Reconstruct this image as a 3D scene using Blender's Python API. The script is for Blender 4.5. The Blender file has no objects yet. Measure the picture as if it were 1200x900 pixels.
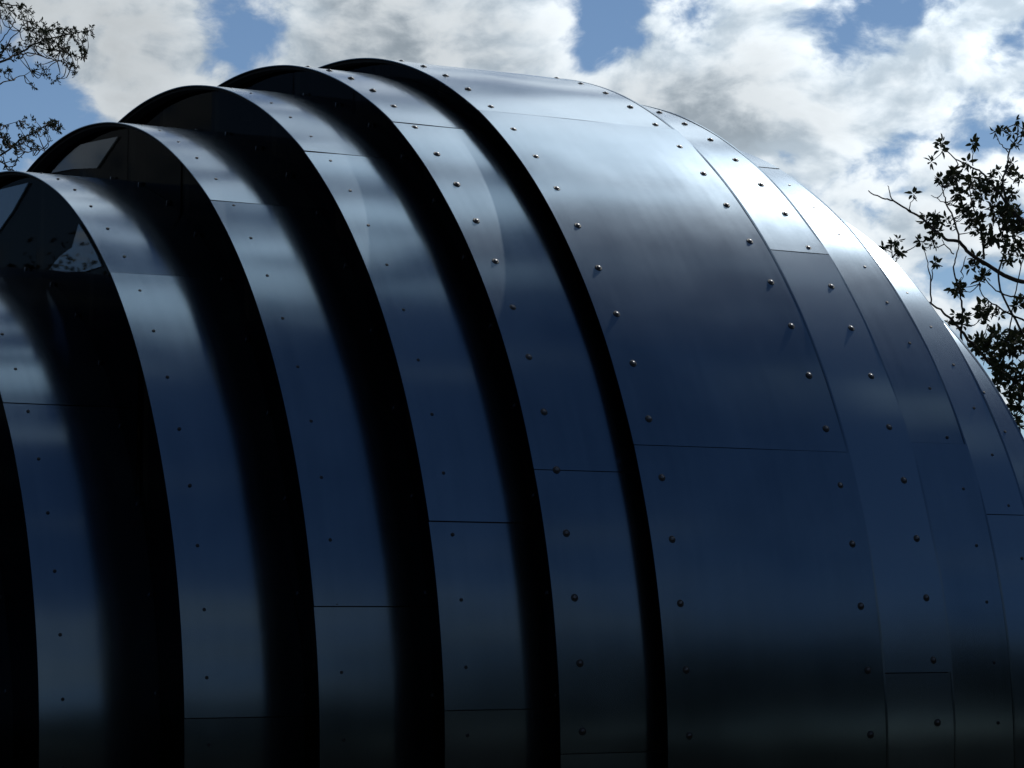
import bpy, math, random
import numpy as np
from mathutils import Vector, Matrix, noise as mnoise

random.seed(11)
rng = np.random.default_rng(11)
scene = bpy.context.scene
COL = scene.collection
R_ = math.radians

# ------------------------------------------------------------------ camera
CAM_H = 1.6
F_PX, PITCH = 3059.0, 0.0895978            # focal length in pixels of a 1200 px wide frame, upward tilt
cam_d = bpy.data.cameras.new('camera')
cam = bpy.data.objects.new('camera', cam_d)
COL.objects.link(cam)
cam_d.sensor_fit = 'HORIZONTAL'; cam_d.sensor_width = 36.0
cam_d.lens = F_PX / 1200.0 * 36.0
cam_d.clip_start = 0.1; cam_d.clip_end = 5000
cam.location = (0, 0, CAM_H)
cam.rotation_euler = (math.pi / 2 + PITCH, 0, 0)
scene.camera = cam

def ray(px, py):
    X = (px - 600) / F_PX; V = (450 - py) / F_PX
    return Vector((X, math.cos(PITCH) - V * math.sin(PITCH), math.sin(PITCH) + V * math.cos(PITCH)))
def at(px, py, y):
    d = ray(px, py)
    return Vector((0, 0, CAM_H)) + d * (y / d.y)

# ------------------------------------------------------------------ light
SUN_AZ, SUN_EL = R_(28.5), R_(43.5)            # azimuth clockwise from the view direction (+Y)
SUN_DIR = Vector((math.sin(SUN_AZ) * math.cos(SUN_EL), math.cos(SUN_AZ) * math.cos(SUN_EL), math.sin(SUN_EL)))
sun_d = bpy.data.lights.new('sun', 'SUN')
sun_d.energy = 3.6; sun_d.angle = R_(0.53); sun_d.color = (1.0, 0.97, 0.93)
sun = bpy.data.objects.new('sun', sun_d); COL.objects.link(sun)
sun.rotation_euler = (-SUN_DIR).to_track_quat('-Z', 'Y').to_euler()

world = bpy.data.worlds.new('World'); scene.world = world
world.use_nodes = True
wn, wl = world.node_tree.nodes, world.node_tree.links
wn.clear()
def N(nodes, t, **kw):
    n = nodes.new(t)
    for k, v in kw.items(): setattr(n, k, v)
    return n
def wmath(op, a, b=None, c=None, clamp=False):
    n = N(wn, 'ShaderNodeMath', operation=op, use_clamp=clamp)
    for i, v in enumerate((a, b, c)):
        if v is None: continue
        if isinstance(v, (int, float)): n.inputs[i].default_value = v
        else: wl.new(v, n.inputs[i])
    return n.outputs[0]
def wvec(op, a, b):
    n = N(wn, 'ShaderNodeVectorMath', operation=op)
    for i, v in enumerate((a, b)):
        if isinstance(v, (tuple, list, Vector)): n.inputs[i].default_value = tuple(v)
        else: wl.new(v, n.inputs[i])
    return n
def wrange(v, a, b, c, d, smooth=True):
    n = N(wn, 'ShaderNodeMapRange', interpolation_type='SMOOTHSTEP' if smooth else 'LINEAR')
    wl.new(v, n.inputs[0])
    for i, x in zip((1, 2, 3, 4), (a, b, c, d)): n.inputs[i].default_value = x
    return n.outputs[0]
sky = N(wn, 'ShaderNodeTexSky', sky_type='NISHITA', sun_disc=False)
sky.sun_elevation = SUN_EL; sky.sun_rotation = SUN_AZ
sky.air_density = 1.0; sky.dust_density = 0.05; sky.ozone_density = 4.0; sky.altitude = 1200
geo = N(wn, 'ShaderNodeTexCoord')
DIR = wvec('NORMALIZE', geo.outputs['Generated'], (0, 0, 0)).outputs[0]
# large cloud banks (+) and holes (-), as directions in the sky: (pixel direction, radius, weight)
BANKS = [(55, 120, 135, -.42), (10, 165, 90, -.20), (318, 62, 90, -.30), (268, 5, 80, -.26), (205, 125, 60, -.12), (722, 46, 95, -.13), (650, 20, 60, -.08),
         (970, 14, 150, -.23), (860, 8, 90, -.14), (1165, 120, 110, -.22), (1036, 196, 60, -.30), (1190, 190, 80, -.10), (235, 118, 60, -.1), (1085, 30, 70, -.08),
         (175, 60, 85, .22), (470, 45, 170, .14), (880, 130, 190, .18), (1060, 115, 110, .18), (1160, 25, 90, .24), (1050, 290, 160, .14), (640, 80, 120, .06), (890, 60, 60, .16), (1050, 70, 60, .10), (60, 10, 90, .10), (400, 60, 80, .08)]
cov = None
for (px, py, rad, w) in BANKS:
    c = ray(px, py).normalized()
    d = wvec('DISTANCE', DIR, c).outputs['Value']
    m = wrange(d, 0.0, rad * 1.5 / F_PX, w * (.95 if w < 0 else 1.0), 0.0)
    cov = m if cov is None else wmath('ADD', cov, m)
SEPZ = N(wn, 'ShaderNodeSeparateXYZ'); wl.new(DIR, SEPZ.inputs[0])
DOME = N(wn, 'ShaderNodeVectorMath', operation='SCALE')               # a cloud deck: puffs look larger overhead than near the horizon
wl.new(DIR, DOME.inputs[0]); wl.new(wmath('DIVIDE', 1.0, wmath('ADD', wmath('MAXIMUM', SEPZ.outputs[2], 0.0), 0.70)), DOME.inputs['Scale'])
DOME = DOME.outputs[0]
def wide(az, el, rad, w):
    global cov
    a, e = R_(az), R_(el)
    d = wvec('DISTANCE', DIR, (math.sin(a) * math.cos(e), math.cos(a) * math.cos(e), math.sin(e))).outputs['Value']
    cov = wmath('ADD', cov, wrange(d, rad * .3, rad, w, 0.0))
wide(110, 42, 0.95, -.16)        # the open blue side of the sky that the flanks of the metal mirror
wide(140, 20, 0.35, .30)          # low cumulus over the trees behind the camera
wide(33, 34, 0.52, .24)           # broken cumulus round the sun
wide(0, 8, 0.55, .10)            # the bank of cumulus in front
def density(vec, puffs=True):
    wz = N(wn, 'ShaderNodeTexNoise'); wz.inputs['Scale'].default_value = 16; wz.inputs['Detail'].default_value = 3
    wl.new(vec, wz.inputs['Vector'])
    off = wvec('SUBTRACT', wz.outputs['Color'], (.5, .5, .5)).outputs[0]
    sc = N(wn, 'ShaderNodeVectorMath', operation='SCALE'); wl.new(off, sc.inputs[0]); sc.inputs['Scale'].default_value = 0.035
    p = wvec('ADD', vec, sc.outputs[0]).outputs[0]
    n1 = N(wn, 'ShaderNodeTexNoise'); n1.inputs['Scale'].default_value = 11.5; n1.inputs['Detail'].default_value = 8; n1.inputs['Roughness'].default_value = 0.57
    wl.new(p, n1.inputs['Vector'])
    n2 = N(wn, 'ShaderNodeTexNoise'); n2.inputs['Scale'].default_value = 1.7; n2.inputs['Detail'].default_value = 2
    wl.new(wvec('ADD', vec, CLOUD_SEED).outputs[0], n2.inputs['Vector'])
    if not puffs: return wmath('ADD', wmath('MULTIPLY_ADD', n1.outputs['Fac'], 1.5, -0.25), wmath('MULTIPLY', wmath('SUBTRACT', n2.outputs['Fac'], 0.5), 0.9))
    vo = N(wn, 'ShaderNodeTexVoronoi', feature='F1', normalize=True)         # cauliflower puffs
    for k, x in (('Scale', 22.0), ('Detail', 2.0), ('Roughness', .55)): vo.inputs[k].default_value = x
    wl.new(p, vo.inputs['Vector'])
    puff = wmath('MULTIPLY_ADD', vo.outputs['Distance'], -PUFF, PUFF * .17)
    return wmath('ADD', wmath('ADD', wmath('MULTIPLY_ADD', n1.outputs['Fac'], 1.9, -0.45), puff), wmath('MULTIPLY', wmath('SUBTRACT', n2.outputs['Fac'], 0.5), 0.9))
PUFF = 0.62
CLOUD_SEED = (8.1, 2.6, 3.3)
d0 = wmath('ADD', density(DOME), cov)
shift = Vector((SUN_DIR.x, 0, SUN_DIR.z)).normalized() * 0.016
d1 = wmath('ADD', density(wvec('ADD', DOME, shift).outputs[0]), cov)
mask = wrange(d0, 0.38, 0.58, 0.0, 1.0)
thick = wrange(d0, 0.50, 1.05, 0.0, 1.0)
rim = wrange(wmath('SUBTRACT', d0, d1), -0.20, 0.20, 0.0, 1.0)       # sunward flanks of the puffs
cosang = wvec('DOT_PRODUCT', DIR, SUN_DIR).outputs['Value']
fwd = wrange(cosang, 0.15, 1.0, 0.0, 1.0, smooth=False)
fwd = wmath('POWER', fwd, 4.9)
lum = wmath('ADD', wmath('MULTIPLY', fwd, 40.0), 4.4)                 # clouds scatter forward: brighter towards the sun
shade = wmath('ADD', 0.70, wmath('MULTIPLY', rim, 0.46))
shade = wmath('SUBTRACT', shade, wmath('MULTIPLY', thick, 0.28))
lum = wmath('MULTIPLY', lum, shade)
ccol = N(wn, 'ShaderNodeMix', data_type='RGBA', blend_type='MIX')
wl.new(rim, ccol.inputs[0]); ccol.inputs[6].default_value = (0.73, 0.87, 1.0, 1); ccol.inputs[7].default_value = (0.89, 0.955, 1.0, 1)
cscale = N(wn, 'ShaderNodeVectorMath', operation='SCALE'); wl.new(ccol.outputs[2], cscale.inputs[0]); wl.new(lum, cscale.inputs['Scale'])
mix = N(wn, 'ShaderNodeMix', data_type='RGBA')
wl.new(mask, mix.inputs[0]); wl.new(sky.outputs[0], mix.inputs[6]); wl.new(cscale.outputs[0], mix.inputs[7])
bg = N(wn, 'ShaderNodeBackground'); bg.inputs['Strength'].default_value = 0.10
wl.new(mix.outputs[2], bg.inputs[0])
wo = N(wn, 'ShaderNodeOutputWorld'); wl.new(bg.outputs[0], wo.inputs[0])

world.cycles.sampling_method = 'MANUAL'; world.cycles.sample_map_resolution = 512
vs = scene.view_settings
vs.view_transform = 'Standard'; vs.look = 'None'; vs.gamma = 1; vs.use_curve_mapping = False
vs.exposure = -0.6

# ------------------------------------------------------------------ helpers
def tag(o, label=None, cat=None, group=None, kind=None):
    for k, v in (('label', label), ('category', cat), ('group', group), ('kind', kind)):
        if v: o[k] = v
    return o
def link(name, me, parent=None, mats=()):
    o = bpy.data.objects.new(name, me); COL.objects.link(o)
    if me is not None:
        for m in mats:
            if m.name not in [x.name for x in me.materials if x]: me.materials.append(m)
    if parent is not None: o.parent = parent
    return o
def mesh(name, v, f, smooth=None, mi=None):
    me = bpy.data.meshes.new(name)
    me.from_pydata([tuple(x) for x in v], [], f)
    if smooth is True: me.polygons.foreach_set('use_smooth', [True] * len(f))
    elif smooth is not None: me.polygons.foreach_set('use_smooth', smooth)
    if mi is not None: me.polygons.foreach_set('material_index', mi)
    me.update()
    return me

def material(name):
    m = bpy.data.materials.new(name); m.use_nodes = True
    nt = m.node_tree; b = nt.nodes['Principled BSDF']
    return m, nt, b
def simple(name, col, rough=.6, metal=0.0, var=.15, scale=12):
    m, nt, b = material(name)
    tc = nt.nodes.new('ShaderNodeTexCoord'); nz = nt.nodes.new('ShaderNodeTexNoise')
    nz.inputs['Scale'].default_value = scale; nz.inputs['Detail'].default_value = 5
    nt.links.new(tc.outputs['Object'], nz.inputs['Vector'])
    mx = nt.nodes.new('ShaderNodeMix'); mx.data_type = 'RGBA'
    mx.inputs[6].default_value = (*[c * (1 - var) for c in col], 1); mx.inputs[7].default_value = (*[min(1, c * (1 + var)) for c in col], 1)
    nt.links.new(nz.outputs['Fac'], mx.inputs[0]); nt.links.new(mx.outputs[2], b.inputs['Base Color'])
    b.inputs['Roughness'].default_value = rough; b.inputs['Metallic'].default_value = metal
    return m

def metal_sheet():
    m, nt, b = material('brushed_metal_sheet')
    L = nt.links; nn = nt.nodes
    tc = nn.new('ShaderNodeTexCoord'); oi = nn.new('ShaderNodeObjectInfo')
    # slight tone difference from sheet to sheet and faint cloudy oxidation
    n1 = nn.new('ShaderNodeTexNoise'); n1.inputs['Scale'].default_value = 2.3; n1.inputs['Detail'].default_value = 6; n1.inputs['Roughness'].default_value = .6
    L.new(tc.outputs['Object'], n1.inputs['Vector'])
    mp = nn.new('ShaderNodeMapping'); mp.inputs['Scale'].default_value = (26, 1.2, 1.2)     # run-off streaks, thin along the axis
    L.new(tc.outputs['Object'], mp.inputs[0])
    n2 = nn.new('ShaderNodeTexNoise'); n2.inputs['Scale'].default_value = 1.0; n2.inputs['Detail'].default_value = 4
    L.new(mp.outputs[0], n2.inputs['Vector'])
    n3 = nn.new('ShaderNodeTexNoise'); n3.inputs['Scale'].default_value = 70; n3.inputs['Detail'].default_value = 3
    L.new(tc.outputs['Object'], n3.inputs['Vector'])
    def mm(op, a, b_):
        x = nn.new('ShaderNodeMath'); x.operation = op
        for i, v in enumerate((a, b_)):
            if isinstance(v, (int, float)): x.inputs[i].default_value = v
            else: L.new(v, x.inputs[i])
        return x.outputs[0]
    t = mm('ADD', mm('MULTIPLY', n1.outputs['Fac'], .4), mm('ADD', mm('MULTIPLY', n2.outputs['Fac'], .2), mm('ADD', mm('MULTIPLY', oi.outputs['Random'], .22), mm('MULTIPLY', oi.outputs['Color'], .42))))
    cr = nn.new('ShaderNodeValToRGB')
    cr.color_ramp.elements[0].position = .25; cr.color_ramp.elements[0].color = (.064, .100, .136, 1)
    cr.color_ramp.elements[1].position = .75; cr.color_ramp.elements[1].color = (.132, .186, .236, 1)
    L.new(t, cr.inputs[0]); L.new(cr.outputs[0], b.inputs['Base Color'])
    b.inputs['Metallic'].default_value = 1.0
    r = mm('ADD', .115, mm('ADD', mm('MULTIPLY', n1.outputs['Fac'], .07), mm('ADD', mm('MULTIPLY', n3.outputs['Fac'], .02), mm('MULTIPLY', n2.outputs['Fac'], .012))))
    L.new(r, b.inputs['Roughness'])
    b2 = nn.new('ShaderNodeBsdfPrincipled'); b2.inputs['Metallic'].default_value = 1.0; b2.inputs['Roughness'].default_value = .40   # dull oxide skin over the sheet
    L.new(cr.outputs[0], b2.inputs['Base Color'])
    ms = nn.new('ShaderNodeMixShader'); L.new(mm('MULTIPLY', t, .26), ms.inputs[0])
    L.new(b.outputs[0], ms.inputs[1]); L.new(b2.outputs[0], ms.inputs[2])
    L.new(ms.outputs[0], [n for n in nn if n.type == 'OUTPUT_MATERIAL'][0].inputs[0])
    return m
M_METAL = metal_sheet()
M_LINER = simple('dark_painted_lining', (.010, .010, .010), .9)
M_WASHER = simple('black_rubber_washer', (.012, .012, .013), .5)
M_HEAD = simple('steel_bolt_head', (.10, .10, .105), .34, 1.0)
M_SCREW = simple('dark_screw', (.03, .03, .033), .4, .6)
M_WOOD = simple('timber', (.30, .19, .10), .6, 0, .35, 20)
M_FLOOR = simple('timber_floor', (.06, .045, .032), .7, 0, .3, 6)
M_BARK = simple('bark', (.045, .036, .028), .9, 0, .4, 9)

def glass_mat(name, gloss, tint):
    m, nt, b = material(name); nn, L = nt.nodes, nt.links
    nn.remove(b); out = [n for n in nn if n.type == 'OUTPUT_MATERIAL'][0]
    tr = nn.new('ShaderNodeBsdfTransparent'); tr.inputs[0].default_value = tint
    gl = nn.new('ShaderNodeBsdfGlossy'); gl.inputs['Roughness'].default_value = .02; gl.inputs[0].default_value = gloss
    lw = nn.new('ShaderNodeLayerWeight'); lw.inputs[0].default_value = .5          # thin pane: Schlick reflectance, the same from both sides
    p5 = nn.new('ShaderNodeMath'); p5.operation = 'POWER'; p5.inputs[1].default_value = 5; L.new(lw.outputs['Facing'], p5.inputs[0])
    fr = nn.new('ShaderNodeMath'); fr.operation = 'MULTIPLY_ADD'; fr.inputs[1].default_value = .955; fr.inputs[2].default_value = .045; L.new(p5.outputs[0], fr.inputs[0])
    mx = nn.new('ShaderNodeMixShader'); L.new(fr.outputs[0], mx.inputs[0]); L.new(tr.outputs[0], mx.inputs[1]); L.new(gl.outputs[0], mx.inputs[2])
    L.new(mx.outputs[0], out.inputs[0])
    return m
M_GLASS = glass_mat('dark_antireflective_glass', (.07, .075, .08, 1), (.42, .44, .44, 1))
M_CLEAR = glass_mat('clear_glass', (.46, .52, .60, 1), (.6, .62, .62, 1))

def leaf_mat(name, col):
    m, nt, b = material(name); nn, L = nt.nodes, nt.links
    oi = nn.new('ShaderNodeObjectInfo'); tc = nn.new('ShaderNodeTexCoord')
    nz = nn.new('ShaderNodeTexNoise'); nz.inputs['Scale'].default_value = 3.0
    L.new(tc.outputs['Object'], nz.inputs['Vector'])
    mx = nn.new('ShaderNodeMix'); mx.data_type = 'RGBA'
    mx.inputs[6].default_value = (*[c * .6 for c in col], 1); mx.inputs[7].default_value = (*[c * 1.35 for c in col], 1)
    L.new(nz.outputs['Fac'], mx.inputs[0]); L.new(mx.outputs[2], b.inputs['Base Color'])
    b.inputs['Roughness'].default_value = .75; b.inputs['Specular IOR Level'].default_value = .2
    out = [n for n in nn if n.type == 'OUTPUT_MATERIAL'][0]
    tl = nn.new('ShaderNodeBsdfTranslucent'); L.new(mx.outputs[2], tl.inputs[0])
    ms = nn.new('ShaderNodeMixShader'); ms.inputs[0].default_value = .14
    L.new(b.outputs[0], ms.inputs[1]); L.new(tl.outputs[0], ms.inputs[2]); L.new(ms.outputs[0], out.inputs[0])
    return m
M_LEAF = leaf_mat('leaf_green', (.036, .044, .020))
M_LEAF3 = leaf_mat('leaf_mid_green', (.095, .095, .055))
M_LEAF2 = leaf_mat('leaf_olive', (.034, .042, .020))

# ------------------------------------------------------------------ ground
def ground():
    m, nt, b = material('shaded_soil_and_grass'); nn, L = nt.nodes, nt.links
    tc = nn.new('ShaderNodeTexCoord'); nz = nn.new('ShaderNodeTexNoise'); nz.inputs['Scale'].default_value = .35; nz.inputs['Detail'].default_value = 9
    L.new(tc.outputs['Object'], nz.inputs['Vector'])
    cr = nn.new('ShaderNodeValToRGB')
    cr.color_ramp.elements[0].position = .38; cr.color_ramp.elements[0].color = (.012, .012, .006, 1)
    cr.color_ramp.elements[1].position = .62; cr.color_ramp.elements[1].color = (.022, .013, .008, 1)
    L.new(nz.outputs['Fac'], cr.inputs[0]); L.new(cr.outputs[0], b.inputs['Base Color']); b.inputs['Roughness'].default_value = 1.0; b.inputs['Specular IOR Level'].default_value = 0
    bp = nn.new('ShaderNodeBump'); bp.inputs['Strength'].default_value = .6; L.new(nz.outputs['Fac'], bp.inputs['Height']); L.new(bp.outputs[0], b.inputs['Normal'])
    S = 3000
    o = link('ground', mesh('ground', [(-S, -S, 0), (S, -S, 0), (S, S, 0), (-S, S, 0)], [(0, 1, 2, 3)]), None, [m])
    tag(o, 'dark ground of soil and grass around the pavilion', None, None, 'structure')
ground()

# ------------------------------------------------------------------ the pavilion
PSI = 0.486280
ZC = CAM_H - 0.63766                      # springing height of the arches
KZ = 0.9576                               # arches are a touch flatter than a half circle
C0 = (0.0, 15.8, 0.0)
SPACING = 0.2965                          # bolt pitch along the arch
# bands on the near half: s of the front edge, radius, joints and bolt positions as arc length up from the springing
FRONT = [dict(s=-4.30, R=1.95, j=[-.5, 1.3, 3.7], b=.20, big=False),
         dict(s=-3.7796, R=2.6602, j=[-.6, 1.806, 4.21], b=.276, big=False),
         dict(s=-3.2984, R=3.1988, j=[.204, 2.602, 5.0], b=.088, big=False),
         dict(s=-2.7979, R=3.5159, j=[.695, 3.11, 5.52], b=.407, big=False),
         dict(s=-2.3193, R=3.7715, j=[.240, 1.083, 3.482, 5.88], b=.130, big=False),
         dict(s=-1.8382, R=3.9343, j=[.049, 1.333, 3.742, 6.15], b=.144, big=True)]
MAIN = dict(s0=-1.3491, s1=-.1604, R=4.0255, j=[-.95, 1.463, 3.895, 6.33], b=.118, bb=.104, big=True)
BACK = [dict(s=.3074, R=3.922, j=[.383, 2.765, 5.17], b=.145, big=True),
        dict(s=.8129, R=3.7358, j=[-.84, 1.57, 3.97], b=.127, big=False),
        dict(s=1.3026, R=3.4731, j=[-1.2, 1.198, 3.6], b=.067, big=False),
        dict(s=1.8202, R=3.0977, j=[-1.7, .712, 3.1], b=.288, big=False),
        dict(s=2.36, R=2.55, j=[.3, 2.7], b=.2, big=False)]
GLASS_IN = 0.085

_tab = {}
def prof(R, A, off=0.0):
    """arc length A up from the springing (near side) -> (u, z, nu, nz); u is the distance towards the camera side."""
    key = round(R, 4)
    if key not in _tab:
        t = np.linspace(0, np.pi / 2, 3001); U = R * np.cos(t); Z = KZ * R * np.sin(t)
        S = np.concatenate([[0], np.cumsum(np.hypot(np.diff(U), np.diff(Z)))])
        _tab[key] = (S, t)
    S, t = _tab[key]
    L = S[-1]; sg = 1.0
    if A > L: A = 2 * L - A; sg = -1.0
    if A < 0: u, z, nu, nz = R, A, 1.0, 0.0
    else:
        tt = np.interp(A, S, t); u, z = R * math.cos(tt), KZ * R * math.sin(tt)
        nu, nz = KZ * math.cos(tt), math.sin(tt); l = math.hypot(nu, nz); nu /= l; nz /= l
    return sg * (u + nu * off), z + nz * off + ZC, sg * nu, nz
def arclen(R):
    prof(R, 0); return _tab[round(R, 4)][0][-1]
def P(R, s, A, off=0.0):
    u, z, _, _ = prof(R, A, off)
    return (s, -u, z)

pav = bpy.data.objects.new('arched_pavilion', None); COL.objects.link(pav)
pav.location = C0; pav.rotation_euler = (0, 0, PSI)
tag(pav, 'barrel shaped pavilion of stepped arched metal bands riveted in brushed sheets', 'pavilion')

def shell(R, s0, s1, A0, A1, o0, o1, nS, step, warp=None):
    """curved slab between two offsets; outer, inner and rim faces carry their own vertices so that edges stay crisp."""
    nA = max(2, int((A1 - A0) / step))
    As = np.linspace(A0, A1, nA + 1); Ss = np.linspace(s0, s1, nS + 1)
    v, f, sm = [], [], []
    def grid(off, flip, w):
        base = len(v)
        for A in As:
            for s in Ss:
                d = warp(s, A) if w else 0.0
                v.append(P(R, s, A, off + d))
        for i in range(nA):
            for j in range(nS):
                q = [base + i * (nS + 1) + j, base + i * (nS + 1) + j + 1, base + (i + 1) * (nS + 1) + j + 1, base + (i + 1) * (nS + 1) + j]
                f.append(q[::-1] if flip else q); sm.append(True)
        return base
    w = warp is not None
    bo = grid(o0, False, w); bi = grid(o1, True, w)
    def rim(ids, flip):
        b = len(v)
        for i in ids: v.append(v[bo + i]); v.append(v[bi + i])
        for k in range(len(ids) - 1):
            q = [b + 2 * k, b + 2 * k + 1, b + 2 * k + 3, b + 2 * k + 2]
            f.append(q[::-1] if flip else q); sm.append(False)
    n1 = nS + 1
    rim([i * n1 for i in range(nA + 1)], True); rim([i * n1 + nS for i in range(nA + 1)], False)
    rim(list(range(n1)), False); rim([nA * n1 + j for j in range(n1)], True)
    return v, f, sm

def bolt_mesh(big):
    v, f, mi, sm = [], [], [], []
    def lathe(prof_, n, m, smooth):
        b = len(v)
        for (r, z) in prof_:
            for k in range(n):
                a = 2 * math.pi * k / n; v.append((r * math.cos(a), r * math.sin(a), z))
        for i in range(len(prof_) - 1):
            for k in range(n):
                f.append((b + i * n + k, b + i * n + (k + 1) % n, b + (i + 1) * n + (k + 1) % n, b + (i + 1) * n + k)); mi.append(m); sm.append(smooth)
        f.append(tuple(b + (len(prof_) - 1) * n + k for k in range(n))); mi.append(m); sm.append(smooth)
    if big:
        lathe([(.0178, -.004), (.0178, .0020), (.0155, .0035)], 14, 0, False)
        lathe([(.0105, .003), (.0105, .0050), (.0085, .0070), (.004, .0078)], 8, 1, True)
    else:
        lathe([(.0085, -.004), (.0085, .0014), (.0065, .0035)], 10, 0, False)
    me = mesh('bolt' if big else 'screw', v, f, sm, mi)
    for m in ((M_WASHER, M_HEAD) if big else (M_SCREW,)): me.materials.append(m)
    return me
ME_BIG, ME_SMALL = bolt_mesh(True), bolt_mesh(False)

def bolts(band, R, s, b0, big):
    L = arclen(R); A = b0 - 3 * SPACING
    while A < L * 1.12:
        u, z, nu, nz = prof(R, A + random.uniform(-.004, .004))
        if z > .1:
            o = link('bolt' if big else 'screw', ME_BIG if big else ME_SMALL, band)
            o.location = (s + random.uniform(-.003, .003), -u, z)
            q = Vector((0, -nu, nz)).to_track_quat('Z', 'X')
            o.rotation_euler = (q.to_matrix() @ Matrix.Rotation(random.uniform(0, 6.28), 3, 'Z')).to_euler()
        A += SPACING

def panels(band, R, s0, s1, joints):
    tone = TONES.pop(0)
    L = arclen(R); lo, hi = -ZC + .02, 2 * L + ZC - .02
    js = [j for j in joints if lo + .1 < j < L]
    ms = sorted(2 * L - j for j in js if 2 * L - j > L + .6)
    cuts = [lo] + js + ms + [hi]
    seed = R * 17.3 + s0 * 5.1
    for k in range(len(cuts) - 1):
        A0, A1 = cuts[k] + .0022, cuts[k + 1] - .0022
        e0, e1 = random.uniform(-1, 1) * .0035, random.uniform(-1, 1) * .0035
        if cuts[k] > 2.3 and cuts[k] < L: e0 = .0028
        if cuts[k + 1] > 2.3 and cuts[k + 1] < L: e1 = .0028
        ph = random.uniform(0, 99)
        def warp(s, A, A0=A0, A1=A1, e0=e0, e1=e1, ph=ph):
            w = mnoise.noise(Vector((s * 1.1 + ph, A * 1.1, seed))) * .0040 + mnoise.noise(Vector((s * 3.2, A * 2.6 + ph, seed))) * .0015
            d0, d1 = max(0, 1 - (A - A0) / .35), max(0, 1 - (A1 - A) / .35)
            w += e0 * d0 * d0 + e1 * d1 * d1
            return w * min(1.0, 1.0)
        near = A0 < L * 1.15
        v, f, sm = shell(R, s0, s1, A0, A1, 0.0, -.004, max(3, int((s1 - s0) / (.07 if near else .25))), .05 if near else .15, warp)
        o = link('metal_sheet', mesh('metal_sheet', v, f, sm), band, [M_METAL]); o.color = (tone, tone, tone, 1)     # sheets of one band come from one batch

def make_band(R, s0, s1, joints, rows, big, lin0=.02, lin1=.0):
    L = arclen(R)
    v, f, sm = shell(R, s0 + lin0, s1 - lin1, -ZC + .005, 2 * L + ZC - .005, -.0055, -.020, 1, .12)
    band = link('arched_band', mesh('arched_band', v, f, sm), pav, [M_LINER])
    panels(band, R, s0, s1, joints)
    for (s, b0) in rows: bolts(band, R, s, b0, big)
    return band

TONES = [.5, .4, .6, .45, .6, .4, .25, .75, .35, .7, .4, .6]
bands = []
for i, d in enumerate(FRONT):
    nxt = FRONT[i + 1]['s'] if i + 1 < len(FRONT) else MAIN['s0']
    bands.append(make_band(d['R'], d['s'], nxt + GLASS_IN + .06, d['j'], [(d['s'] + .111, d['b'])], d['big']))
mb = make_band(MAIN['R'], MAIN['s0'], MAIN['s1'], MAIN['j'], [(MAIN['s0'] + .109, MAIN['b']), (MAIN['s1'] - .097, MAIN['bb'])], True, .02, .02)
bands.append(mb)
for i, d in enumerate(BACK):
    prv = BACK[i - 1]['s'] if i else MAIN['s1']
    bands.append(make_band(d['R'], prv - GLASS_IN - .06, d['s'], d['j'], [(d['s'] - .104, d['b'])], d['big'], .0, .02))

# folded lip along the rear edge of the bands that overlap towards the far end
def lip(band, R, s1):
    L = arclen(R); As = np.linspace(-ZC + .02, L * 1.3, 170); v, f = [], []
    for A in As: v += [P(R, s1 - .010, A, .0008), P(R, s1 + .001, A, .0021), P(R, s1 + .001, A, -.004)]
    for k in range(len(As) - 1):
        a, b = 3 * k, 3 * k + 3
        f += [(a, a + 1, b + 1, b), (a + 1, a + 2, b + 2, b + 1)]
    link('folded_lip', mesh('folded_lip', v, f), band, [M_METAL]).color = (.3, .3, .3, 1)
lip(mb, MAIN['R'], MAIN['s1'])
for d, b_ in zip(BACK[:4], bands[-len(BACK):]): lip(b_, d['R'], d['s'])
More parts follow.
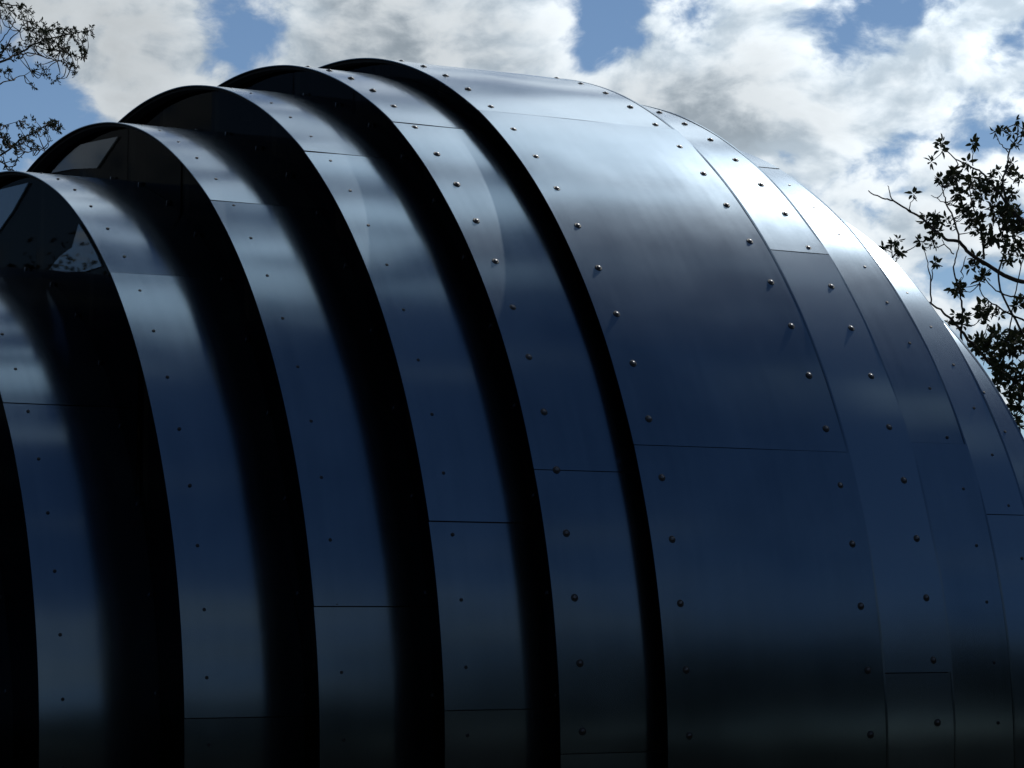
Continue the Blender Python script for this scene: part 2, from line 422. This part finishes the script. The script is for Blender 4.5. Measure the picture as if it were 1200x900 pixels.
# glazed crescents under the front edge of each band, split by upright timber mullions
def zarc(R, u):
    q = 1 - (u / R) ** 2
    return ZC + KZ * R * math.sqrt(q) if q > 0 else None
def crescent(band, sp, Rin, Rout, tilt=1, whole=False):
    Ro = Rout - .0205
    if not whole and Ro - Rin < .035: tilt = 0
    us = [x for x in np.arange(-.12 - 6 * .82, 6, .82) if abs(x) < Ro - .05]
    edges = [-Ro + .0005] + us + [Ro - .0005]
    for k in range(len(edges) - 1):
        u0, u1 = edges[k] + .001, edges[k + 1] - .001
        if u1 - u0 < .02: continue
        n = max(6, int((u1 - u0) / .05))
        uu = list(np.linspace(u0, u1, n))
        if abs(u1) > Ro - .1: uu = list(u0 + (u1 - u0) * np.sin(np.linspace(0, math.pi / 2, 24)))
        if abs(u0) > Ro - .1: uu = list(u1 - (u1 - u0) * np.sin(np.linspace(math.pi / 2, 0, 24)))
        if abs(u0) < Rin < u1 or u0 < -Rin < u1:
            uu = sorted(uu + [math.copysign(Rin, u1) - .0005, math.copysign(Rin, u1) + .0005])
        tx, tz = random.uniform(-.006, .006) * tilt, random.uniform(-.008, .008) * tilt
        um, zm = (u0 + u1) / 2, ZC + KZ * Ro
        v, f = [], []
        for u in uu:
            zt = zarc(Ro, u) or ZC
            zl = None if whole else zarc(Rin, u)
            zl = .01 if zl is None else zl
            zl = min(zl, zt - .0005)
            for z in (zl, zt):
                ds = (u - um) * tx + (z - zm) * tz
                v.append((sp + ds, -u, z)); v.append((sp + ds + .004, -u, z))
        for i in range(len(uu) - 1):
            a, b = 4 * i, 4 * i + 4
            f += [(a, a + 2, b + 2, b), (a + 1, b + 1, b + 3, a + 3), (a + 2, a + 3, b + 3, b + 2), (a, b, b + 1, a + 1)]
        f += [(0, 1, 3, 2)]; e = 4 * (len(uu) - 1); f += [(e, e + 2, e + 3, e + 1)]
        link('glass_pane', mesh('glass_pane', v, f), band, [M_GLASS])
    for u in us:
        zt = min(z for z in (zarc(Ro, u - .03), zarc(Ro, u + .03)) if z) - .004
        zl = None if whole else zarc(Rin, u)
        zl = .02 if zl is None else zl - .06
        if zt - zl < .05: continue
        h, s0, s1 = .03, sp + .03, sp + .09
        v = [(x, -u + y, z) for z in (zl, zt) for (x, y) in ((s0, -h), (s1, -h), (s1, h), (s0, h))]
        f = [(0, 3, 2, 1), (4, 5, 6, 7)] + [(i, (i + 1) % 4, 4 + (i + 1) % 4, 4 + i) for i in range(4)]
        link('mullion', mesh('mullion', v, f), band, [M_WOOD])
for i in range(1, len(FRONT)):
    crescent(bands[i], FRONT[i]['s'] + GLASS_IN, FRONT[i - 1]['R'], FRONT[i]['R'])
crescent(mb, MAIN['s0'] + GLASS_IN, FRONT[-1]['R'], MAIN['R'])
crescent(bands[0], FRONT[0]['s'] + GLASS_IN, 0, FRONT[0]['R'], whole=True)
Rb = [MAIN['R']] + [d['R'] for d in BACK]; Sb = [MAIN['s1']] + [d['s'] for d in BACK]
Bb = [mb] + bands[-len(BACK):]
for i in range(len(BACK)): crescent(Bb[i], Sb[i] - GLASS_IN - .008, Rb[i + 1], Rb[i], 0)
crescent(bands[-1], Sb[-1] - GLASS_IN, 0, Rb[-1], whole=True)
# clear panes added over the dark glazing, shaped to the patches of mirrored sky
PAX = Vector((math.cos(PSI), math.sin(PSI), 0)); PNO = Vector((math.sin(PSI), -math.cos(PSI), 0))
def sky_patch_pane(i, pts):
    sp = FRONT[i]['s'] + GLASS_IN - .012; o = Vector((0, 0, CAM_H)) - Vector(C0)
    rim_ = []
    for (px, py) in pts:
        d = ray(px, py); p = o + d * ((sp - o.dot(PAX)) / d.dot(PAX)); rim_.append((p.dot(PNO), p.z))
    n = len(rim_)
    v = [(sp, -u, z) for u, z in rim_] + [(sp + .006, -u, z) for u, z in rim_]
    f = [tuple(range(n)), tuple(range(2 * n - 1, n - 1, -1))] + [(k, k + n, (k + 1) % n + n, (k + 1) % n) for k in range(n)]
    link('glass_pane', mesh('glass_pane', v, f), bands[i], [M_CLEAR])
sky_patch_pane(3, [(58, 203), (66, 187), (78, 173), (108, 166), (138, 160), (113, 197), (85, 198)])
sky_patch_pane(2, [(-30, 235), (0, 222), (33, 214), (14, 248), (-5, 275), (-30, 285)])
sky_patch_pane(2, [(92, 262), (101, 276), (112, 296), (119, 312), (100, 318), (78, 319), (57, 316), (70, 300), (84, 290)])
# small steel clips along the foot of the glazing
clip_v = [(x, y, z) for x in (-.006, .006) for y in (-.006, .006) for z in (0, .012)]
clip_f = [(0, 1, 3, 2), (4, 6, 7, 5), (0, 4, 5, 1), (2, 3, 7, 6), (0, 2, 6, 4), (1, 5, 7, 3)]
ME_CLIP = mesh('clip', clip_v, clip_f); ME_CLIP.materials.append(M_HEAD)
for i in range(1, len(FRONT)):
    R = FRONT[i - 1]['R']; A = .3
    while A < arclen(R) * 1.1:
        u, z, nu, nz = prof(R, A)
        o = link('clip', ME_CLIP, bands[i]); o.location = (FRONT[i]['s'] + GLASS_IN - .014, -u, z)
        o.rotation_euler = Vector((0, -nu, nz)).to_track_quat('Z', 'X').to_euler()
        A += .46
# floor inside
fl = [(-4.2, -1.8), (-3.2, -2.6), (-2.7, -3.1), (-1.8, -3.7), (-.1, -3.9), (.8, -3.6), (1.8, -3.0), (2.25, -2.4)]
fv = [(x, y, .05) for x, y in fl] + [(x, -y, .05) for x, y in fl[::-1]]
link('floor', mesh('floor', fv, [tuple(range(len(fv)))]), pav, [M_FLOOR])

# ------------------------------------------------------------------ trees
class MB:
    def __init__(s): s.v, s.f, s.mi = [], [], []
    def tube(s, pts, rad, n=6, m=0):
        pts = [Vector(p) for p in pts]; b = len(s.v)
        for i, p in enumerate(pts):
            t = (pts[min(i + 1, len(pts) - 1)] - pts[max(i - 1, 0)])
            t = t.normalized() if t.length > 1e-6 else Vector((0, 0, 1))
            x = t.cross(Vector((.31, .9, .2))).normalized(); y = t.cross(x)
            for k in range(n):
                a = 2 * math.pi * k / n; s.v.append(tuple(p + (x * math.cos(a) + y * math.sin(a)) * rad[i]))
        for i in range(len(pts) - 1):
            for k in range(n):
                s.f.append((b + i * n + k, b + i * n + (k + 1) % n, b + (i + 1) * n + (k + 1) % n, b + (i + 1) * n + k)); s.mi.append(m)
        s.f.append(tuple(b + (len(pts) - 1) * n + k for k in range(n))); s.mi.append(m)
    def leaf(s, base, d, up, L, W, m=1):
        d = d.normalized(); side = d.cross(up)
        side = side.normalized() if side.length > 1e-5 else Vector((1, 0, 0))
        nrm = side.cross(d); b = len(s.v)
        for (a, w, h) in ((0, 0, 0), (.35, .5, .10), (.75, .36, .06), (1, 0, -.08), (.75, -.36, .06), (.35, -.5, .10), (.45, 0, -.02)):
            s.v.append(tuple(base + d * (a * L) + side * (w * W) + nrm * (h * L)))
        s.f += [(b, b + 1, b + 6), (b + 1, b + 2, b + 6), (b + 2, b + 3, b + 6), (b + 3, b + 4, b + 6), (b + 4, b + 5, b + 6), (b + 5, b, b + 6)]
        s.mi += [m] * 6
    def mesh(s, name, smooth=False): return mesh(name, s.v, s.f, [smooth] * len(s.f), s.mi)
def rvec():
    v = Vector(rng.normal(size=3)); return v.normalized()
def smooth_line(pts, sub=4):
    out = []
    n = len(pts)
    for i in range(n - 1):
        p0, p1, p2, p3 = pts[max(i - 1, 0)], pts[i], pts[i + 1], pts[min(i + 2, n - 1)]
        for k in range(sub):
            t = k / sub
            out.append(.5 * ((2 * p1) + (p2 - p0) * t + (2 * p0 - 5 * p1 + 4 * p2 - p3) * t * t + (3 * p1 - p0 - 3 * p2 + p3) * t ** 3))
    out.append(pts[-1]); return out

def cluster_mesh(kind, mat, seed):
    """a spray of leaves at a twig's end; kind 'palm' broad leaves round a node, 'fine' small leaflets along a shoot"""
    global rng
    keep = rng; rng = np.random.default_rng(seed); mb_ = MB()
    if kind == 'palm':
        for k in range(8):
            d = (rvec() + Vector((0, 0, .35))).normalized()
            mb_.leaf(d * .02, d, rvec(), rng.uniform(.10, .17), rng.uniform(.055, .085), 0)
    else:
        ax = Vector((1, 0, 0)); p = Vector((0, 0, 0))
        for k in range(12):
            d = (ax * .7 + rvec()).normalized()
            mb_.leaf(p + ax * (.018 * k), d, rvec(), rng.uniform(.05, .085), rng.uniform(.020, .032), 0)
    rng = keep
    me = mb_.mesh('leaf_cluster'); me.materials.append(mat); return me

def tree(name, label, y0, limbs, masses, base, kind, mat, scl, outer, maxc=290, dens=1.0, thin=.55):
    root = bpy.data.objects.new(name, None); COL.objects.link(root); root.location = base
    inv = Vector(base)
    tr, cr = MB(), MB()
    nodes = []                                                   # points where twigs may spring
    dep = lambda p: y0 + .9 * mnoise.noise(Vector((p[0] * .013, p[1] * .013, 3.1 + y0)))
    limbs = [(a * thin, b * thin, c) for a, b, c in limbs]
    for (r0, r1, pts) in limbs:
        w = smooth_line([at(p[0], p[1], dep(p)) for p in pts], 4)
        n = len(w); rad = [r0 + (r1 - r0) * i / (n - 1) for i in range(n)]
        w = [p + rvec() * .010 for p in w]
        tr.tube([p - inv for p in w], rad, 6); nodes += w
    # trunk up from the ground, then limbs to the roots of the traced branches
    top = Vector(base) + Vector((0, 0, outer['trunk']))
    tr.tube([Vector((0, 0, -.1)), Vector((.05, .02, outer['trunk'] * .5)), Vector((0, 0, outer['trunk'])), Vector((.1, 0, outer['trunk'] * 1.6))], [.24, .19, .15, .06], 10)
    for (r0, r1, pts) in limbs:
        if pts[0][0] > 1200 or pts[0][0] < 0:
            q = at(pts[0][0], pts[0][1], dep(pts[0])); m_ = (q + top) / 2 + Vector((0, 0, -.3))
            w = smooth_line([top + Vector((0, 0, rng.uniform(-.8, .8))), m_, q], 5)
            tr.tube([p - inv for p in w], [.07 + (r0 - .07) * i / (len(w) - 1) for i in range(len(w))], 6)
    spots = []
    masses = [(a, b, c, max(1, round(n * dens))) for a, b, c, n in masses]
    for (px, py, rad, cnt) in masses:
        for _ in range(cnt):
            a, r = rng.uniform(0, 6.283), rad * math.sqrt(rng.uniform(0, 1))
            spots.append(at(px + r * math.cos(a), py + r * math.sin(a), y0 + rng.uniform(-.6, .6)))
    rng.shuffle(spots); spots = [Vector(p) for p in spots]
    arr = np.array([tuple(p) for p in nodes])
    variants = [cluster_mesh(kind, mat, 5 + k) for k in range(3)]
    crown_children = []
    for p in spots:
        dd = np.linalg.norm((arr - np.array(p)) * np.array([1, .08, 1]), axis=1); q = Vector(arr[dd.argmin()])
        m_ = (p + q) / 2 + rvec() * .05 + Vector((0, 0, -.03))
        w = smooth_line([q, m_, p], 3)
        cr.tube([x - inv for x in w], [.0075 - .0045 * i / (len(w) - 1) for i in range(len(w))], 4, 0)
        crown_children.append((p - inv, (p - q).normalized()))
    # the rest of the crown, out of frame, in one mesh
    for _ in range(outer['n']):
        p = Vector(outer['c']) + Vector((rng.normal() * outer['r'][0], rng.normal() * outer['r'][1], rng.normal() * outer['r'][2]))
        d = p - cam.location; px = 600 + F_PX * d.x / d.y
        if -25 < px < 1225: continue
        for k in range(6):
            dd = rvec(); cr.leaf(p - inv + dd * .05, dd, rvec(), scl * .16, scl * .07, 1)
    for (p, d) in crown_children[maxc:]:
        s_ = scl * rng.uniform(.75, 1.25)
        for k in range(8):
            dd = (rvec() + Vector((0, 0, .35))).normalized(); cr.leaf(p + dd * .02, dd, rvec(), s_ * rng.uniform(.10, .17), s_ * rng.uniform(.055, .085), 1)
    trunk = link('trunk', tr.mesh('trunk', True), root, [M_BARK])
    cme = cr.mesh('crown'); cme.materials.append(M_BARK); cme.materials.append(mat)
    crown = link('crown', cme, root)
    crown['kind'] = 'stuff'
    for k, (p, d) in enumerate(crown_children[:maxc]):
        o = link('leaf_cluster', variants[k % 3], crown); o.location = p
        o.rotation_euler = (d.to_track_quat('X', 'Z').to_matrix() @ Matrix.Rotation(rng.uniform(0, 6.28), 3, 'X')).to_euler()
        s_ = scl * rng.uniform(.75, 1.25); o.scale = (s_, s_, s_)
    tag(root, label, 'tree')
    return root

RL = [(.055, .012, [(1225, 333), (1190, 328), (1164, 314), (1138, 298), (1124, 284), (1111, 281), (1096, 271), (1080, 256), (1067, 248), (1047, 236), (1033, 232), (1017, 224)]),
      (.016, .008, [(1047, 236), (1043, 227), (1041, 218)]), (.014, .007, [(1067, 248), (1066, 240), (1071, 232)]),
      (.035, .012, [(1225, 285), (1190, 252), (1169, 224), (1158, 211), (1147, 200), (1133, 193), (1120, 186), (1107, 174)]),
      (.014, .007, [(1140, 195), (1140, 183), (1140, 172)]),
      (.030, .012, [(1225, 280), (1185, 245), (1175, 215), (1181, 191), (1182, 179), (1192, 161), (1192, 144)]),
      (.014, .008, [(1182, 179), (1174, 170), (1168, 162)]),
      (.030, .010, [(1153, 304), (1152, 290), (1148, 262), (1140, 240), (1134, 215)]),
      (.026, .010, [(1124, 284), (1120, 262), (1110, 240), (1106, 226), (1100, 214)]), (.014, .007, [(1110, 240), (1100, 234), (1091, 228)]),
      (.030, .012, [(1215, 420), (1190, 375), (1170, 330), (1178, 290), (1170, 262), (1160, 238)]),
      (.030, .012, [(1130, 420), (1126, 395), (1128, 364), (1125, 344), (1118, 318), (1120, 300), (1124, 286)]),
      (.016, .008, [(1118, 298), (1108, 288), (1103, 281)]), (.016, .008, [(1125, 318), (1130, 308), (1132, 300)]),
      (.024, .010, [(1225, 350), (1200, 349), (1180, 346), (1167, 340), (1153, 324), (1147, 318)]),
      (.026, .010, [(1225, 386), (1189, 371), (1167, 358), (1153, 348), (1147, 333)]),
      (.050, .020, [(1225, 475), (1190, 447), (1165, 430), (1142, 406), (1129, 391), (1116, 376), (1102, 363), (1089, 354)]),
      (.020, .008, [(1091, 356), (1091, 330), (1087, 308), (1083, 290)]), (.014, .006, [(1091, 330), (1094, 312), (1100, 302)]),
      (.018, .008, [(1047, 312), (1046, 300), (1044, 288)]), (.014, .006, [(1047, 310), (1053, 302), (1058, 297)]),
      (.020, .010, [(1172, 440), (1180, 400), (1185, 372), (1190, 340), (1200, 300), (1210, 270)])]
RM = [(1195, 150, 12, 5), (1170, 160, 8, 4), (1188, 170, 9, 3), (1098, 171, 8, 4), (1094, 192, 4, 1), (1141, 168, 4, 2), (1120, 200, 8, 5), (1135, 195, 6, 2),
      (1118, 216, 12, 10), (1140, 225, 20, 16), (1165, 215, 16, 12), (1185, 205, 16, 12), (1150, 250, 22, 20), (1178, 245, 22, 26), (1190, 275, 18, 22), (1130, 255, 14, 11), (1103, 262, 14, 11), (1088, 258, 10, 8),
      (1105, 213, 6, 3), (1160, 285, 16, 10), (1190, 300, 14, 10), (1047, 282, 7, 4), (1058, 296, 8, 4), (1038, 292, 5, 2), (1075, 284, 6, 3), (1090, 288, 6, 3), (1071, 230, 3, 1), (1145, 312, 10, 5), (1098, 303, 6, 3), (1125, 335, 8, 6), (1118, 340, 6, 3), (1152, 330, 6, 4),
      (1120, 375, 11, 9), (1148, 365, 9, 7), (1160, 368, 12, 8), (1150, 405, 12, 14), (1170, 412, 18, 26), (1190, 400, 16, 18), (1180, 440, 18, 24), (1195, 465, 14, 16), (1172, 395, 10, 6), (1195, 350, 9, 5), (1190, 490, 10, 8), (1205, 440, 20, 16)]
tree('broadleaf_tree', 'broad leaved tree with dark open branches behind the right end of the pavilion', 33.0, RL, RM, (9.6, 33.4, 0), 'palm', M_LEAF, .66,
     dict(trunk=3.4, c=(10.2, 33.6, 6.0), r=(1.6, 1.7, 1.5), n=420), 300, .82)
LL = [(.030, .006, [(-25, 84), (0, 72), (20, 64), (40, 52), (60, 45), (80, 40), (100, 37), (110, 35)]),
      (.022, .006, [(-25, -5), (0, 4), (18, 6), (26, 8)]), (.020, .006, [(-25, 110), (0, 98), (18, 92), (36, 84)]),
      (.018, .006, [(-5, 74), (10, 50), (22, 36), (34, 24)]), (.016, .006, [(20, 64), (38, 62), (56, 68), (70, 72), (84, 76)]),
      (.014, .005, [(40, 52), (52, 58), (70, 60), (92, 66), (100, 68)]), (.014, .005, [(40, 52), (52, 40), (66, 34), (84, 34)]),
      (.014, .006, [(-10, 60), (6, 42), (14, 30), (20, 18)]), (.012, .005, [(2, 40), (0, 24), (1, 10)]),
      (.028, .006, [(-25, 196), (0, 183), (22, 166), (42, 154), (58, 146), (68, 141)]), (.018, .006, [(-25, 178), (-4, 186), (8, 194), (18, 202)]), (.014, .005, [(14, 172), (30, 178), (46, 176), (52, 174)]), (.014, .005, [(-10, 150), (6, 146), (22, 142)])]
LM = [(30, 20, 8, 8), (36, 32, 8, 9), (48, 36, 9, 10), (60, 44, 9, 12), (68, 36, 8, 9), (74, 50, 8, 9), (84, 38, 7, 7), (94, 44, 7, 5), (103, 36, 6, 5), (70, 64, 8, 7), (58, 56, 10, 10), (84, 70, 7, 5), (98, 66, 6, 5), (84, 78, 7, 6), (52, 84, 6, 4), (66, 90, 5, 3), (36, 96, 3, 2), (44, 80, 7, 3),
      (6, 18, 8, 7), (6, 62, 12, 11), (22, 60, 10, 8), (38, 48, 8, 8), (4, 86, 8, 6), (20, 8, 6, 4), (8, 4, 6, 4), (98, 60, 5, 3),
      (4, 152, 8, 8), (8, 168, 9, 10), (30, 160, 8, 8), (44, 150, 8, 9), (58, 144, 7, 8), (66, 147, 5, 6), (24, 174, 7, 5), (44, 172, 7, 5), (14, 194, 8, 6), (22, 142, 8, 5), (54, 160, 5, 4), (0, 182, 8, 6)]
tree('feathery_tree', 'fine leaved tree reaching in from the left above the smallest bands', 30.0, LL, LM, (-8.3, 30.6, 0), 'fine', M_LEAF2, .60,
     dict(trunk=3.6, c=(-8.6, 30.6, 7.4), r=(1.2, 1.5, 1.6), n=420), 300)

# a belt of trees round the clearing, with added shade trees: it shows only as the dark, broken foot of the reflections in the metal and glass
def belt():
    b = MB(); r2 = np.random.default_rng(4)
    def one(x, y, h, w, fine=1.0):
        b.tube([(x, y, 0), (x + .1, y, h * .35), (x, y + .1, h * .7)], [.22, .17, .06], 6, 0)
        for _ in range(int(300 * w / 2.5 * fine ** 1.6)):
            p = Vector((r2.normal() * w * .42, r2.normal() * w * .42, r2.normal() * h * .2)) + Vector((x, y, h * .58))
            if p.z < .5: p.z = .5 + r2.uniform(0, 1)
            d = Vector(r2.normal(size=3)).normalized()
            b.leaf(p, d, Vector(r2.normal(size=3)).normalized(), r2.uniform(.5, .9) / fine, r2.uniform(.3, .5) / fine, 1)
        if fine > 1:
            for _ in range(14):
                q = Vector((x, y, h * r2.uniform(.3, .65))); e = q + Vector((r2.normal() * w * .6, r2.normal() * w * .6, r2.uniform(.3, .4) * h))
                b.tube([q, (q + e) / 2 + Vector((0, 0, -.15)), e], [.06, .04, .012], 5, 0)
    for az in np.arange(48, 338, 5.2):
        for dist, hh in ((27, 9.5), (36, 13.0)):
            if 118 < az < 175: hh *= .62
            left = az > 285
            if left: continue
            a = R_(az + r2.uniform(-2, 2)); d = dist + r2.uniform(-3, 3)
            one(d * math.sin(a), 6 + d * math.cos(a), hh * r2.uniform(.5, 1.4), r2.uniform(2.4, 3.6), 4.0 if left else 1.0)
    def clumpy(x, y, h, w, n):                                        # leafy clumps with sky between, for the glass to mirror
        b.tube([(x, y, 0), (x + .1, y, h * .4), (x, y + .1, h * .95)], [.2, .14, .04], 6, 0)
        for _ in range(n):
            c = Vector((x + r2.uniform(-1, 1) * w, y + r2.uniform(-1, 1) * w, h * r2.uniform(.35, 1.05))); q = Vector((x, y, c.z * .75))
            b.tube([q, (q + c) / 2 + Vector((0, 0, -.2)), c], [.045, .03, .01], 5, 0)
            rr = r2.uniform(.3, .72)
            for _ in range(int(1000 * rr * rr)):
                p = c + Vector(r2.normal(size=3)) * rr * .55; d = Vector(r2.normal(size=3)).normalized()
                b.leaf(p, d, Vector(r2.normal(size=3)).normalized(), r2.uniform(.07, .13), r2.uniform(.04, .07), 1)
    clumpy(-17.0, 27.0, 5.9, 2.2, 16); clumpy(-23.5, 33.0, 6.6, 2.4, 14)
    for (x, y, h) in ((15, 19, 8), (19, 16, 9), (23, 20, 11), (20, 24, 10), (26, 15, 11), (16, 25, 9), (24, 26, 12), (29, 20, 12), (31, 16, 12), (34, 12, 12), (28, 12, 10), (36, 18, 13)): one(x, y, h, 3.4)  # unseen trees added sunward to shade the ground mirrored in the metal
    me = b.mesh('tree_belt'); me.materials.append(M_BARK); me.materials.append(M_LEAF3)
    o = link('tree_belt', me); tag(o, 'belt of dark trees round the clearing mirrored low in the metal, with added shade trees', 'trees', None, 'stuff')
belt()
